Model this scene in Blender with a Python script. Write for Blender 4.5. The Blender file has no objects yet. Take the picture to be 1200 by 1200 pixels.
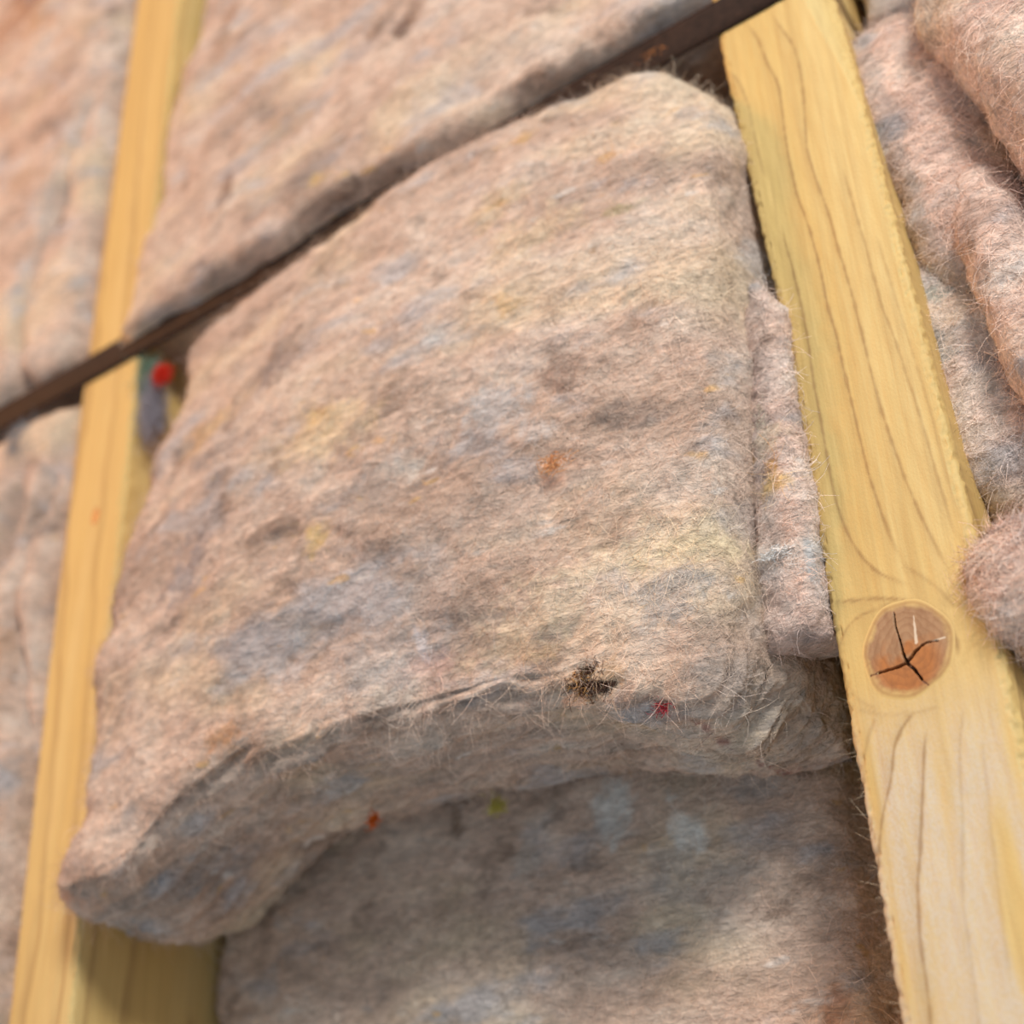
import bpy, math
import numpy as np
from mathutils import Matrix, Vector

# ------------------------------------------------------------------ camera
# wall frame: X to the right along the wall, Y into the wall (stud fronts at 0), Z up
EYE = 1.50                                   # eye height, metres
CAM = np.array([0.0, -0.36, EYE])
_v = np.array([-113.0, -2828.0]); _h = np.array([-2544.0, 990.0])   # vanishing points of studs and strap
F = math.sqrt(-(_v @ _h))                    # focal length in pixels of the 1200 frame
_X = -np.array([_h[0], _h[1], F]); _Z = np.array([_v[0], _v[1], F])
_X /= np.linalg.norm(_X); _Z /= np.linalg.norm(_Z)
ROT = np.stack([_X, np.cross(_Z, _X), _Z])   # camera (right, down, forward) to wall axes

def px(x, y, Y=0.0):
    """point of the plane at depth Y that the pixel looks at"""
    r = ROT @ np.array([x - 600.0, y - 600.0, F])
    return CAM + r * (Y - CAM[1]) / r[1]

sc = bpy.context.scene
col = sc.collection
cd = bpy.data.cameras.new('camera'); cam = bpy.data.objects.new('camera', cd); col.objects.link(cam)
cd.sensor_width = 36.0; cd.lens = 36.0 * F / 1200.0; cd.clip_start = 0.01
R_, U_, B_ = ROT @ [1, 0, 0], ROT @ [0, -1, 0], -(ROT @ [0, 0, 1])
cam.matrix_world = Matrix([[R_[i], U_[i], B_[i], CAM[i]] for i in range(3)] + [[0, 0, 0, 1]])
cd.dof.use_dof = True; cd.dof.focus_distance = 0.415; cd.dof.aperture_fstop = 6.7
sc.camera = cam

# ------------------------------------------------------------------ light
w = bpy.data.worlds.new('room_light'); sc.world = w; w.use_nodes = True
w.node_tree.nodes['Background'].inputs[0].default_value = (0.80, 0.91, 1.0, 1)
w.node_tree.nodes['Background'].inputs[1].default_value = 0.47

def lamp(name, kind, loc, power, color, size, target, spread=180.0):
    l = bpy.data.lights.new(name, kind); l.energy = power; l.color = color
    if kind == 'AREA': l.shape = 'DISK'; l.size = size; l.spread = math.radians(spread)
    else: l.shadow_soft_size = size
    o = bpy.data.objects.new(name, l); col.objects.link(o); o.location = loc
    o.rotation_euler = (Vector(target) - Vector(loc)).to_track_quat('-Z', 'Y').to_euler()
    return o
lamp('warm_ceiling_lamp_left_offscreen', 'AREA', (-1.55, -1.00, 2.42), 16.0, (1.0, 0.38, 0.06), 0.30, (-0.4, 0, EYE + 0.3))
lamp('ceiling_lamp_right_offscreen', 'AREA', (0.70, -1.05, 2.42), 21.0, (1.0, 0.95, 0.88), 0.30, (-0.15, 0, EYE + 0.2))
vs = sc.view_settings
vs.view_transform = 'Standard'; vs.look = 'None'; vs.gamma = 1.0; vs.use_curve_mapping = False; vs.exposure = 0.08

# ------------------------------------------------------------------ numeric helpers
rng = np.random.default_rng(7)
_perm = np.concatenate([rng.permutation(256)] * 3)
_grad = rng.normal(size=(256, 3)); _grad /= np.linalg.norm(_grad, axis=1)[:, None]

def perlin(p):
    p = np.asarray(p, float); i = np.floor(p).astype(int); f = p - i; i &= 255
    u = f * f * f * (f * (f * 6 - 15) + 10)
    out = 0.0
    for dx in (0, 1):
        for dy in (0, 1):
            for dz in (0, 1):
                h = _perm[_perm[_perm[i[:, 0] + dx] + i[:, 1] + dy] + i[:, 2] + dz]
                d = (_grad[h] * (f - [dx, dy, dz])).sum(1)
                w_ = (u[:, 0] if dx else 1 - u[:, 0]) * (u[:, 1] if dy else 1 - u[:, 1]) * (u[:, 2] if dz else 1 - u[:, 2])
                out = out + w_ * d
    return out * 1.6

def fbm(p, octaves=4, gain=0.5):
    p = np.asarray(p, float); a = 1.0; t = 0.0
    for k in range(octaves):
        t = t + a * perlin(p * (2.0 ** k) + 17.3 * k); a *= gain
    return t

def smooth(a, b, x):
    t = np.clip((x - a) / (b - a), 0, 1); return t * t * (3 - 2 * t)

def lin(c):
    c = np.asarray(c, float) / 255.0
    return np.where(c <= 0.04045, c / 12.92, ((c + 0.055) / 1.055) ** 2.4)

def curve(pts, n):
    """n points evenly along a smoothed polyline of any dimension"""
    p = np.asarray(pts, float)
    d = np.concatenate([[0], np.cumsum(np.linalg.norm(np.diff(p, axis=0), axis=1))])
    t = np.linspace(0, d[-1], n)
    q = np.stack([np.interp(t, d, p[:, k]) for k in range(p.shape[1])], 1)
    for _ in range(max(2, n // 40)):
        q[1:-1] = 0.25 * q[:-2] + 0.5 * q[1:-1] + 0.25 * q[2:]
    return q

def vnormals(v, f):
    n = np.zeros_like(v)
    a, b, c, d = (v[f[:, k]] for k in range(4))
    fn = np.cross(c - a, d - b)
    for k in range(4): np.add.at(n, f[:, k], fn)
    return n / np.maximum(np.linalg.norm(n, axis=1), 1e-12)[:, None], fn

def thing(name, loc, label, cat, group=None):
    o = bpy.data.objects.new(name, None); col.objects.link(o); o.location = loc; o.empty_display_size = 0.02
    return tag(o, label, cat, group)

def tag(o, label=None, cat=None, group=None, kind=None):
    for k, x in (('label', label), ('category', cat), ('group', group), ('kind', kind)):
        if x: o[k] = x
    return o

def mesh(name, v, f, mat, parent=None, base=(0, 0, 0), attrs=None, smooth_shade=True):
    """v world positions; stored relative to base"""
    v = np.asarray(v, float) - np.asarray(base, float)
    me = bpy.data.meshes.new(name)
    if isinstance(f, np.ndarray):
        n, k = f.shape
        me.vertices.add(len(v)); me.vertices.foreach_set('co', v.astype(np.float32).ravel())
        me.loops.add(n * k); me.loops.foreach_set('vertex_index', f.astype(np.int32).ravel())
        me.polygons.add(n); me.polygons.foreach_set('loop_start', np.arange(0, n * k, k, dtype=np.int32))
    else:
        me.from_pydata(v.tolist(), [], f)
    me.update(calc_edges=True); me.validate()
    if smooth_shade: me.polygons.foreach_set('use_smooth', np.ones(len(me.polygons), bool))
    for an, (ty, data) in (attrs or {}).items():
        at = me.attributes.new(an, ty, 'POINT')
        at.data.foreach_set('color' if ty == 'FLOAT_COLOR' else 'value', np.asarray(data, np.float32).ravel())
    me.materials.append(mat)
    o = bpy.data.objects.new(name, me); col.objects.link(o)
    if parent is not None: o.parent = parent
    else: o.location = base
    return o

# ------------------------------------------------------------------ materials
def new_mat(name):
    m = bpy.data.materials.new(name); m.use_nodes = True
    nt = m.node_tree; b = nt.nodes['Principled BSDF']
    return m, nt, b

class G:
    """short node builder"""
    def __init__(s, nt): s.nt = nt
    def n(s, t, **kw):
        x = s.nt.nodes.new(t)
        for k, v in kw.items(): setattr(x, k, v)
        return x
    def link(s, a, b): s.nt.links.new(a, b)
    def noise(s, vec, scale, detail=4, rough=0.5, stretch=(1, 1, 1), off=(0, 0, 0), dist=0.0):
        mp = s.n('ShaderNodeMapping'); mp.inputs['Scale'].default_value = stretch; mp.inputs['Location'].default_value = off
        s.link(vec, mp.inputs[0])
        x = s.n('ShaderNodeTexNoise'); x.inputs['Scale'].default_value = scale; x.inputs['Detail'].default_value = detail
        x.inputs['Roughness'].default_value = rough; x.inputs['Distortion'].default_value = dist
        s.link(mp.outputs[0], x.inputs['Vector']); return x.outputs['Fac']
    def ramp(s, fac, stops):
        r = s.n('ShaderNodeValToRGB'); e = r.color_ramp.elements
        while len(e) < len(stops): e.new(0.5)
        for k, (p, c) in enumerate(stops):
            e[k].position = p; c = lin(c); e[k].color = (c[0], c[1], c[2], 1)
        s.link(fac, r.inputs[0]); return r.outputs[0]
    def rng(s, fac, a, b, c=0.0, d=1.0):
        r = s.n('ShaderNodeMapRange'); r.interpolation_type = 'SMOOTHSTEP'
        for k, x in enumerate((a, b, c, d)): r.inputs[k + 1].default_value = x
        s.link(fac, r.inputs[0]); return r.outputs[0]
    def mix(s, fac, a, b, mode='MIX'):
        x = s.n('ShaderNodeMix', data_type='RGBA', blend_type=mode)
        for sock, val in ((x.inputs[0], fac), (x.inputs[6], a), (x.inputs[7], b)):
            if isinstance(val, (int, float)): sock.default_value = val
            elif isinstance(val, tuple): c = lin(val); sock.default_value = (c[0], c[1], c[2], 1)
            else: s.link(val, sock)
        return x.outputs[2]
    def math(s, op, a, b=None):
        x = s.n('ShaderNodeMath', operation=op)
        for k, val in enumerate((a, b)):
            if val is None: continue
            if isinstance(val, (int, float)): x.inputs[k].default_value = val
            else: s.link(val, x.inputs[k])
        return x.outputs[0]
    def attr(s, name):
        return s.n('ShaderNodeAttribute', attribute_name=name)
    def bump(s, h, strength, dist, normal=None):
        x = s.n('ShaderNodeBump'); x.inputs['Strength'].default_value = strength; x.inputs['Distance'].default_value = dist
        s.link(h, x.inputs['Height'])
        if normal is not None: s.link(normal, x.inputs['Normal'])
        return x.outputs[0]

def wool(name, tones, seed=0.0, dark=0.5, bits=1.0, flecks=1.0):
    m, nt, b = new_mat(name); g = G(nt)
    co = g.n('ShaderNodeTexCoord').outputs['Object']
    o = (seed, seed * 0.7, seed * 1.3)
    n1 = g.noise(co, 26, 5, 0.62, (0.55, 1, 1.25), o, 0.3)
    c = g.ramp(n1, tones)
    warmth = g.noise(co, 16, 3, 0.5, (0.6, 1, 1.2), (seed + 5, 1, 2))
    c = g.mix(g.math('MULTIPLY', g.rng(warmth, 0.50, 0.68), 0.55 * flecks), c, (236, 216, 184))
    blue = g.noise(co, 34, 4, 0.55, (0.6, 1, 1.3), (seed + 9, 4, 2))
    c = g.mix(g.math('MULTIPLY', g.rng(blue, 0.53, 0.68), 0.6 * flecks), c, (186, 188, 194))
    brown = g.noise(co, 48, 4, 0.6, (0.7, 1, 1.1), (seed + 3, 8, 6))
    c = g.mix(g.math('MULTIPLY', g.rng(brown, 0.57, 0.70), dark), c, (112, 88, 74))
    yel = g.noise(co, 75, 2, 0.5, (0.7, 1, 1.4), (seed + 13, 3, 1))
    c = g.mix(g.math('MULTIPLY', g.rng(yel, 0.69, 0.76), 0.55 * bits), c, (222, 178, 106))
    white = g.noise(co, 95, 2, 0.5, (0.5, 1, 1.6), (seed + 23, 3, 1))
    c = g.mix(g.math('MULTIPLY', g.rng(white, 0.68, 0.78), 0.6 * bits), c, (236, 230, 224))
    t = g.attr('tint')
    c = g.mix(t.outputs['Alpha'], c, t.outputs['Color'])
    fine = g.noise(co, 330, 4, 0.65, (0.5, 1, 1.3), o, 0.6)
    var = g.math('MULTIPLY', g.rng(fine, 0.25, 0.75, 0.74, 1.24), g.attr('vary').outputs['Fac'])
    comb = g.n('ShaderNodeCombineColor')
    for k in range(3): g.link(var, comb.inputs[k])
    c = g.mix(1.0, c, comb.outputs[0], 'MULTIPLY')
    g.link(c, b.inputs['Base Color'])
    b.inputs['Roughness'].default_value = 0.95; b.inputs['Specular IOR Level'].default_value = 0.12
    b.inputs['Sheen Weight'].default_value = 0.12; b.inputs['Sheen Roughness'].default_value = 0.6
    nb = g.noise(co, 700, 4, 0.7, (0.45, 1, 1.2), o, 1.0)
    g.link(g.bump(nb, 0.8, 0.0012, g.bump(fine, 0.7, 0.003)), b.inputs['Normal'])
    return m

BEIGE = [(0.28, (146, 133, 126)), (0.42, (199, 173, 155)), (0.52, (217, 191, 173)), (0.62, (229, 208, 191)), (0.76, (196, 187, 181))]
PINK = [(0.28, (160, 148, 146)), (0.42, (220, 192, 178)), (0.52, (236, 212, 198)), (0.62, (240, 224, 212)), (0.76, (206, 206, 208))]
M_MAIN = wool('wool_beige', BEIGE, 0.0)
M_UP = wool('wool_beige_upper', BEIGE, 2.3)
M_GREY = wool('wool_beige_rear', BEIGE, 4.1)
M_SIDE = wool('wool_pink', PINK, 6.7, 0.45)
M_LEFT = wool('wool_beige_left', BEIGE, 9.2)

def wood(name, earlys, late, pale, knotc, seed):
    m, nt, b = new_mat(name); g = G(nt)
    co = g.n('ShaderNodeTexCoord').outputs['Object']
    base = g.ramp(g.noise(co, 30, 4, 0.55, (1, 1, 0.06), (seed, 0, 0)), earlys)
    ph = g.attr('ring').outputs['Fac']
    fr = g.math('FRACT', ph)
    band = g.math('MULTIPLY', g.rng(fr, 0.30, 0.93), g.rng(fr, 0.94, 1.0, 1.0, 0.0))
    vary = g.noise(co, 22, 2, 0.5, (1, 1, 0.2), (seed, 3, 3))
    band = g.math('MULTIPLY', g.math('POWER', band, 5.0), g.rng(vary, 0.3, 0.65, 0.3, 0.75))
    band = g.math('MULTIPLY', band, g.attr('grain').outputs['Fac'])
    c = g.mix(band, base, late)
    fib = g.noise(co, 500, 3, 0.6, (1, 1, 0.03), (seed, 1, 0))
    c = g.mix(g.rng(fib, 0.35, 0.75, 0.0, 0.22), c, late)
    speck = g.noise(co, 1500, 2, 0.6, (1, 1, 0.6), (seed, 2, 0))
    pl = g.math('MULTIPLY', g.attr('pale').outputs['Fac'], g.rng(speck, 0.36, 0.62, 0.6, 1.0))
    c = g.mix(pl, c, pale)
    c = g.mix(g.attr('stain').outputs['Fac'], c, knotc)
    g.link(c, b.inputs['Base Color'])
    b.inputs['Roughness'].default_value = 0.62; b.inputs['Specular IOR Level'].default_value = 0.3
    g.link(g.bump(speck, 0.25, 0.0006, g.bump(fib, 0.35, 0.0006)), b.inputs['Normal'])
    return m
M_WOOD = wood('pine_wood', [(0.3, (202, 170, 104)), (0.5, (210, 180, 116)), (0.7, (216, 192, 134))], (150, 116, 74), (206, 194, 174), (146, 112, 72), 0.0)
M_WOODL = wood('pine_wood_aged', [(0.3, (202, 170, 104)), (0.5, (210, 180, 116)), (0.7, (216, 192, 134))], (150, 116, 74), (206, 194, 174), (120, 82, 48), 3.0)

def knot_mat():
    m, nt, b = new_mat('knot_wood'); g = G(nt)
    co = g.n('ShaderNodeTexCoord').outputs['Object']
    rad = g.attr('radius').outputs['Fac']
    wob = g.noise(co, 160, 3, 0.5)
    rr = g.math('FRACT', g.math('ADD', g.math('MULTIPLY', rad, 7.0), g.math('MULTIPLY', wob, 2.2)))
    ringm = g.math('POWER', g.rng(rr, 0.1, 0.95), 2.0)
    c = g.mix(g.attr('amber').outputs['Fac'], (168, 136, 104), (178, 116, 64))
    c = g.mix(g.math('MULTIPLY', ringm, 0.26), c, (122, 78, 46))
    rad2 = g.math('ADD', rad, g.math('MULTIPLY', g.math('SUBTRACT', g.noise(co, 220, 3, 0.6), 0.5), 0.30))
    c = g.mix(g.rng(fleck := g.noise(co, 420, 4, 0.65, (1, 1, 0.5)), 0.35, 0.7, 0.0, 0.35), c, (116, 74, 44))
    c = g.mix(g.rng(rad2, 0.76, 0.97, 0.0, 1.0), c, (211, 181, 118))
    c = g.mix(g.rng(rad, 0.93, 1.0, 0.0, 1.0), c, (211, 181, 118))
    ringe = g.math('MULTIPLY', g.rng(rad, 0.84, 0.90), g.rng(rad, 0.90, 0.96, 1.0, 0.0))
    c = g.mix(g.math('MULTIPLY', ringe, 0.45), c, (150, 106, 62))
    c = g.mix(g.attr('crack').outputs['Fac'], c, (98, 60, 36))
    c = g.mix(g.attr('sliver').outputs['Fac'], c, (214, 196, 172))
    g.link(c, b.inputs['Base Color']); b.inputs['Roughness'].default_value = 0.42
    g.link(g.bump(g.noise(co, 700, 3, 0.6), 0.2, 0.0005), b.inputs['Normal'])
    return m
M_KNOT = knot_mat()

def plain(name, rgb, rough=0.8, vary=0.15, scale=120):
    m, nt, b = new_mat(name); g = G(nt)
    co = g.n('ShaderNodeTexCoord').outputs['Object']
    n = g.noise(co, scale, 4, 0.6)
    lo = tuple(x * (1 - vary) for x in rgb); hi = tuple(min(255, x * (1 + vary)) for x in rgb)
    g.link(g.ramp(n, [(0.3, lo), (0.7, hi)]), b.inputs['Base Color'])
    b.inputs['Roughness'].default_value = rough; b.inputs['Specular IOR Level'].default_value = 0.2
    g.link(g.bump(n, 0.3, 0.001), b.inputs['Normal'])
    return m
M_STRAP = plain('strap_webbing', (48, 34, 27), 0.7, 0.2, 300)
M_SPLINT = plain('pale_splinter', (214, 196, 170), 0.8, 0.1)
M_BACK = plain('sheathing_board', (92, 74, 60), 0.9, 0.15, 40)

# ------------------------------------------------------------------ wool builders
def blobs_at(p, blobs, seed=0):
    """colour of dyed wool patches: (x, z, rx, rz, angle, rgb, strength)"""
    out = np.zeros((len(p), 4)); out[:, :3] = 0.5
    if not blobs: return out
    wob = np.stack([fbm(p * 90 + seed, 3), fbm(p * 90 + 40 + seed, 3)], 1)
    fine = fbm(p * 420 + 11, 2)
    for x, z, rx, rz, ang, rgb, s in blobs:
        r = max(rx, rz) * 3
        k = np.where((abs(p[:, 0] - x) < r) & (abs(p[:, 2] - z) < r))[0]
        if not len(k): continue
        dx = p[k, 0] - x + wob[k, 0] * rx * 0.7; dz = p[k, 2] - z + wob[k, 1] * rz * 0.7
        c, s_ = math.cos(ang), math.sin(ang)
        d = np.hypot((dx * c + dz * s_) / rx, (-dx * s_ + dz * c) / rz)
        a = s * (1 - smooth(0.45, 1.25, d + 0.35 * fine[k]))
        o = out[k]; na = a + o[:, 3] * (1 - a); q = np.where(na > 1e-6, a / np.maximum(na, 1e-6), 0)[:, None]
        o[:, :3] = o[:, :3] * (1 - q) + lin(rgb) * q; o[:, 3] = na; out[k] = o
    return out

def displace(v, f, lump, seed, strata=0.0, strata_dir=None, felt=1.0):
    n, _ = vnormals(v, f)
    q = v * [0.6, 1, 1.15] + seed
    d = lump * 1.0 * fbm(q * 16, 2) + lump * 0.55 * fbm(q * 48, 2) + 0.0009 * felt * fbm(q * 170, 3) 
    if strata:
        wgt = smooth(0.25, 0.75, -n[:, 2])
        lay = v[:, 1] + 0.006 * fbm(v * 22 + seed + 3, 2)
        lay2 = np.stack([v[:, 0] * 16, lay * 230, v[:, 2] * 30], 1)
        d = d + wgt * strata * (fbm(lay2, 3, 0.6))
        d = d - wgt * strata * 0.8 * smooth(0.05, 0.5, perlin(lay2 * [1.3, 0.6, 1] + 31))
    return v + n * d[:, None]

def grid_faces(nu, nv, flip=False):
    i = np.arange(nu * nv).reshape(nv, nu)
    f = np.stack([i[:-1, :-1], i[:-1, 1:], i[1:, 1:], i[1:, :-1]], -1).reshape(-1, 4)
    return f[:, ::-1] if flip else f

def cushion(top, right, bottom, left, back, r, bulge, nu, nv, nw, side_bulge=0.004, sag=None, yfun=None, ext=None):
    """top/bottom run left to right, left/right run top to bottom: 3D border of the rounded front;
    back = the same four borders at the rear.  Returns verts, quads."""
    T, B, L, R = curve(top, nu), curve(bottom, nu), curve(left, nv), curve(right, nv)
    u = np.linspace(0, 1, nu)[None, :, None]; v = np.linspace(0, 1, nv)[:, None, None]
    S = (1 - v) * T[None] + v * B[None] + (1 - u) * L[:, None] + u * R[:, None] \
        - ((1 - u) * (1 - v) * T[0] + u * (1 - v) * T[-1] + (1 - u) * v * B[0] + u * v * B[-1])
    wu = np.linalg.norm(R.mean(0) - L.mean(0)); hv = np.linalg.norm(B.mean(0) - T.mean(0))
    uu = np.broadcast_to(u, S.shape)[..., 0]; vv = np.broadcast_to(v, S.shape)[..., 0]
    rad = r
    el, er, et, eb = ext or (r, r, r, r)          # how far the rounding reaches in from each border
    eu = 1 - np.clip(np.minimum(uu * wu / el, (1 - uu) * wu / er), 0, 1)
    ev = 1 - np.clip(np.minimum(vv * hv / et, (1 - vv) * hv / eb), 0, 1)
    e = np.clip(np.sqrt(eu ** 2 + ev ** 2), 0, 1)
    prof = np.sqrt(np.clip(1 - e ** 2, 0, 1))
    S[..., 1] -= rad * prof + bulge * (np.sin(np.pi * uu) * np.sin(np.pi * vv)) ** 0.7
    if yfun is not None: S[..., 1] += yfun(S, uu, vv) * prof
    front = S.reshape(-1, 3)
    # perimeter ring, going round: top L>R, right T>B, bottom R>L, left B>T
    idx = np.arange(nu * nv).reshape(nv, nu)
    ring = np.concatenate([idx[0, :-1], idx[:-1, -1], idx[-1, ::-1][:-1], idx[::-1, 0][:-1]])
    bt, br, bb, bl = back
    bt, bb, bl, br = curve(bt, nu), curve(bb, nu), curve(bl, nv), curve(br, nv)
    bring = np.concatenate([bt[:-1], br[:-1], bb[::-1][:-1], bl[::-1][:-1]])
    fr = front[ring]
    nrm = np.zeros_like(fr); cen = fr.mean(0)
    m0, m1, m2 = nu - 1, nu - 1 + nv - 1, 2 * (nu - 1) + nv - 1
    nrm[:m0, 2] = 1; nrm[m0:m1, 0] = 1; nrm[m1:m2, 2] = -1; nrm[m2:, 0] = -1
    for _ in range(12): nrm = (np.roll(nrm, 1, 0) + nrm + np.roll(nrm, -1, 0)) / 3
    vs_ = [front]; prev = ring; faces = [grid_faces(nu, nv)]
    base = len(front); nr = len(ring)
    for k in range(1, nw + 1):
        t = k / nw
        ringv = fr * (1 - t) + bring * t + nrm * (side_bulge * math.sin(math.pi * t))
        if sag is not None: ringv[:, 2] += sag(ringv, t) * (nrm[:, 2] < -0.5)
        vs_.append(ringv); cur = np.arange(base, base + nr); base += nr
        faces.append(np.stack([prev, np.roll(prev, -1), np.roll(cur, -1), cur], 1)[:, ::-1]); prev = cur
    V = np.concatenate(vs_); Fc = np.concatenate(faces)
    # rear cap: fan of quads to the middle
    c = len(V); V = np.concatenate([V, [bring.mean(0)]])
    pr = prev
    cap = np.stack([pr[0::2][:len(pr) // 2], np.roll(pr, -1)[0::2][:len(pr) // 2], np.roll(pr, -2)[0::2][:len(pr) // 2], np.full(len(pr) // 2, c)], 1)[:, ::-1]
    Fc = np.concatenate([Fc, cap])
    _, fn = vnormals(V, Fc[:1000])
    if fn[:, 1].mean() > 0: Fc = Fc[:, ::-1].copy()
    return V, Fc

def strands(v, f, count, seed, lmin=0.004, lmax=0.016, wid=0.00012, lift=0.35, along=0.9, where=None, vary=(0.95, 1.6), segs=4):
    """loose curled fibres rooted on the surface: ribbons lying close to it"""
    rg = np.random.default_rng(seed)
    n, fn = vnormals(v, f)
    area = np.linalg.norm(fn, axis=1)
    cen = v[f].mean(1)
    wgt = area * (fn[:, 1] / np.maximum(area, 1e-12) < 0.35)
    if where is not None: wgt = wgt * where(cen)
    k = rg.choice(len(f), count, p=wgt / wgt.sum())
    a, b = rg.random((2, count, 1))
    q = f[k]
    root = (1 - a) * (1 - b) * v[q[:, 0]] + a * (1 - b) * v[q[:, 1]] + a * b * v[q[:, 2]] + (1 - a) * b * v[q[:, 3]]
    nn = fn[k] / area[k][:, None]
    d = rg.normal(size=(count, 3)) * [1, 1, 0.75]; d[:, 0] += along * rg.choice([-1, 1], count)
    d -= nn * (d * nn).sum(1)[:, None]; d /= np.linalg.norm(d, axis=1)[:, None]
    side = np.cross(nn, d)
    L = (lmin + (lmax - lmin) * rg.random(count) ** 2)[:, None]
    bend = rg.normal(size=(count, 1)) * 0.8
    up = np.abs(rg.normal(size=(count, 1))) * lift
    pts = []
    for s in np.linspace(0, 1, segs):
        ang = bend * s * 1.6
        p = root + L * s * (d * np.cos(ang * 0.6) + side * np.sin(ang)) + nn * L * up * (s - 0.75 * s * s) - nn * 0.0002
        pts.append(p)
    W = wid * (0.7 + 0.8 * rg.random((count, 1)))
    V = np.empty((count, segs * 2, 3))
    for s in range(segs):
        t = pts[min(s + 1, segs - 1)] - pts[max(s - 1, 0)]
        sv = np.cross(t, nn); sv /= np.maximum(np.linalg.norm(sv, axis=1), 1e-9)[:, None]
        wk = W * (1 - 0.6 * s / (segs - 1))
        V[:, 2 * s] = pts[s] - sv * wk; V[:, 2 * s + 1] = pts[s] + sv * wk
    base = (np.arange(count) * segs * 2)[:, None]
    Fc = np.concatenate([base + np.array([2 * s, 2 * s + 1, 2 * s + 3, 2 * s + 2]) for s in range(segs - 1)], 0)
    va = np.repeat(vary[0] + (vary[1] - vary[0]) * rg.random(count) ** 1.5, segs * 2)
    return V.reshape(-1, 3), Fc, va, np.repeat(root, segs * 2, 0)

def wool_part(name, v, f, mat, parent, base, blobs, fuzz, seed, fz=None, label=None):
    tint = blobs_at(v, blobs, seed)
    o = mesh(name, v, f, mat, parent, base, {'tint': ('FLOAT_COLOR', tint), 'vary': ('FLOAT', np.ones(len(v)))})
    if label: o['label'] = label
    if fuzz:
        sv, sf, va, rt = strands(v, f, fuzz, seed, **(fz or {}))
        h = mesh('surface_fibres', sv, sf, mat, parent, base, {'tint': ('FLOAT_COLOR', blobs_at(rt, blobs, seed)), 'vary': ('FLOAT', va)})
        tag(h, kind='stuff', label='fine loose wool fibres on the surface')
    return o

TUFT_MATS = {}
def tuft(parent, base, p, size, rgb, count, seed, label, flat=0.5, stretch=(1, 1, 1), wid=0.00010):
    """a ball of curled dyed fibres"""
    rg = np.random.default_rng(seed)
    key = tuple(rgb)
    if key not in TUFT_MATS:
        TUFT_MATS[key] = plain('dyed_wool_%d_%d_%d' % key, rgb, 0.95, 0.22, 900)
    segs = 6; count = int(count * 2.5)
    c = rg.normal(size=(count, 3)) * [0.45, 0.45 * flat, 0.45] * np.array(stretch) * size
    d = rg.normal(size=(count, 3)) * np.array(stretch); d /= np.linalg.norm(d, axis=1)[:, None]
    e = np.cross(d, rg.normal(size=(count, 3))); e /= np.linalg.norm(e, axis=1)[:, None]
    L = size * (0.35 + 0.5 * rg.random((count, 1)))
    V = np.empty((count, segs * 2, 3))
    for s in range(segs):
        t = s / (segs - 1) - 0.5; a = t * 3.0
        q = c + L * 0.6 * (d * np.sin(a) + e * (np.cos(a) - 0.6)) * [1, flat, 1]
        w_ = np.cross(d, e) * wid
        V[:, 2 * s] = q - w_; V[:, 2 * s + 1] = q + w_
    b0 = (np.arange(count) * segs * 2)[:, None]
    Fc = np.concatenate([b0 + np.array([2 * s, 2 * s + 1, 2 * s + 3, 2 * s + 2]) for s in range(segs - 1)], 0)
    o = mesh('tuft', V.reshape(-1, 3) + p, Fc, TUFT_MATS[key], parent, base)
    o['label'] = label
    return o

def lobe(parent, base, cpx, size, Y, seed, mat, blobs, fuzz, tiltdeg, shape=2.6, lump=0.004, label=None, name='fold', fz=None):
    """soft rolled fold: a super-ellipsoid lump, displaced"""
    c = px(cpx[0], cpx[1], Y); nu, nv = 130, 170
    a = np.linspace(-math.pi, math.pi, nu); b = np.linspace(-math.pi / 2 + 1e-3, math.pi / 2 - 1e-3, nv)
    A, B = np.meshgrid(a, b)
    sp = lambda t, e: np.sign(t) * np.abs(t) ** e
    e = 2.0 / shape
    x = size[0] * sp(np.cos(B), e) * sp(np.sin(A), e); y = -size[1] * sp(np.cos(B), e) * sp(np.cos(A), e); z = size[2] * sp(np.sin(B), e)
    t = math.radians(tiltdeg); x, z = x * math.cos(t) + z * math.sin(t), -x * math.sin(t) + z * math.cos(t)
    V = np.stack([x, y, z], -1).reshape(-1, 3) + c
    Fc = grid_faces(nu, nv)
    _, fn = vnormals(V, Fc); out = ((V[Fc].mean(1) - c) * fn).sum(1).mean()
    if out < 0: Fc = Fc[:, ::-1].copy()
    V = displace(V, Fc, lump, seed)
    wool_part(name, V, Fc, mat, parent, base, blobs, fuzz, int(seed), fz or dict(lift=0.3, wid=0.00008, lmin=0.004, lmax=0.016), label)

def pxb(Y, items):
    """patches given by pixel centre and pixel radii, laid on the plane at depth Y"""
    out = []
    for x, y, rx, ry, rgb, s in items:
        c = px(x, y, Y); ax = np.linalg.norm(px(x + 8, y - 4.2, Y) - px(x - 8, y + 4.2, Y)) / 18.1
        az = np.linalg.norm(px(x, y + 8, Y) - px(x, y - 8, Y)) / 16
        out.append((c[0], c[2], rx * ax, ry * az, 0.0, rgb, s))
    return out

def rel(*p): return [np.array([x / 1000.0, y / 1000.0, EYE + z / 1000.0]) for x, y, z in p]

# ------------------------------------------------------------------ setting
ZB, ZT = EYE - 0.55, EYE + 1.10
bm_v = np.array([[x, y, z] for y in (0.150, 0.168) for z in (ZB, ZT) for x in (-1.15, 0.55)])
wall = mesh('wall_back', bm_v, [(0, 1, 3, 2), (5, 4, 6, 7), (4, 0, 2, 6), (1, 5, 7, 3), (2, 3, 7, 6), (4, 5, 1, 0)], M_BACK, smooth_shade=False)
tag(wall, 'brown sheathing board behind the studs', kind='structure')

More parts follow.
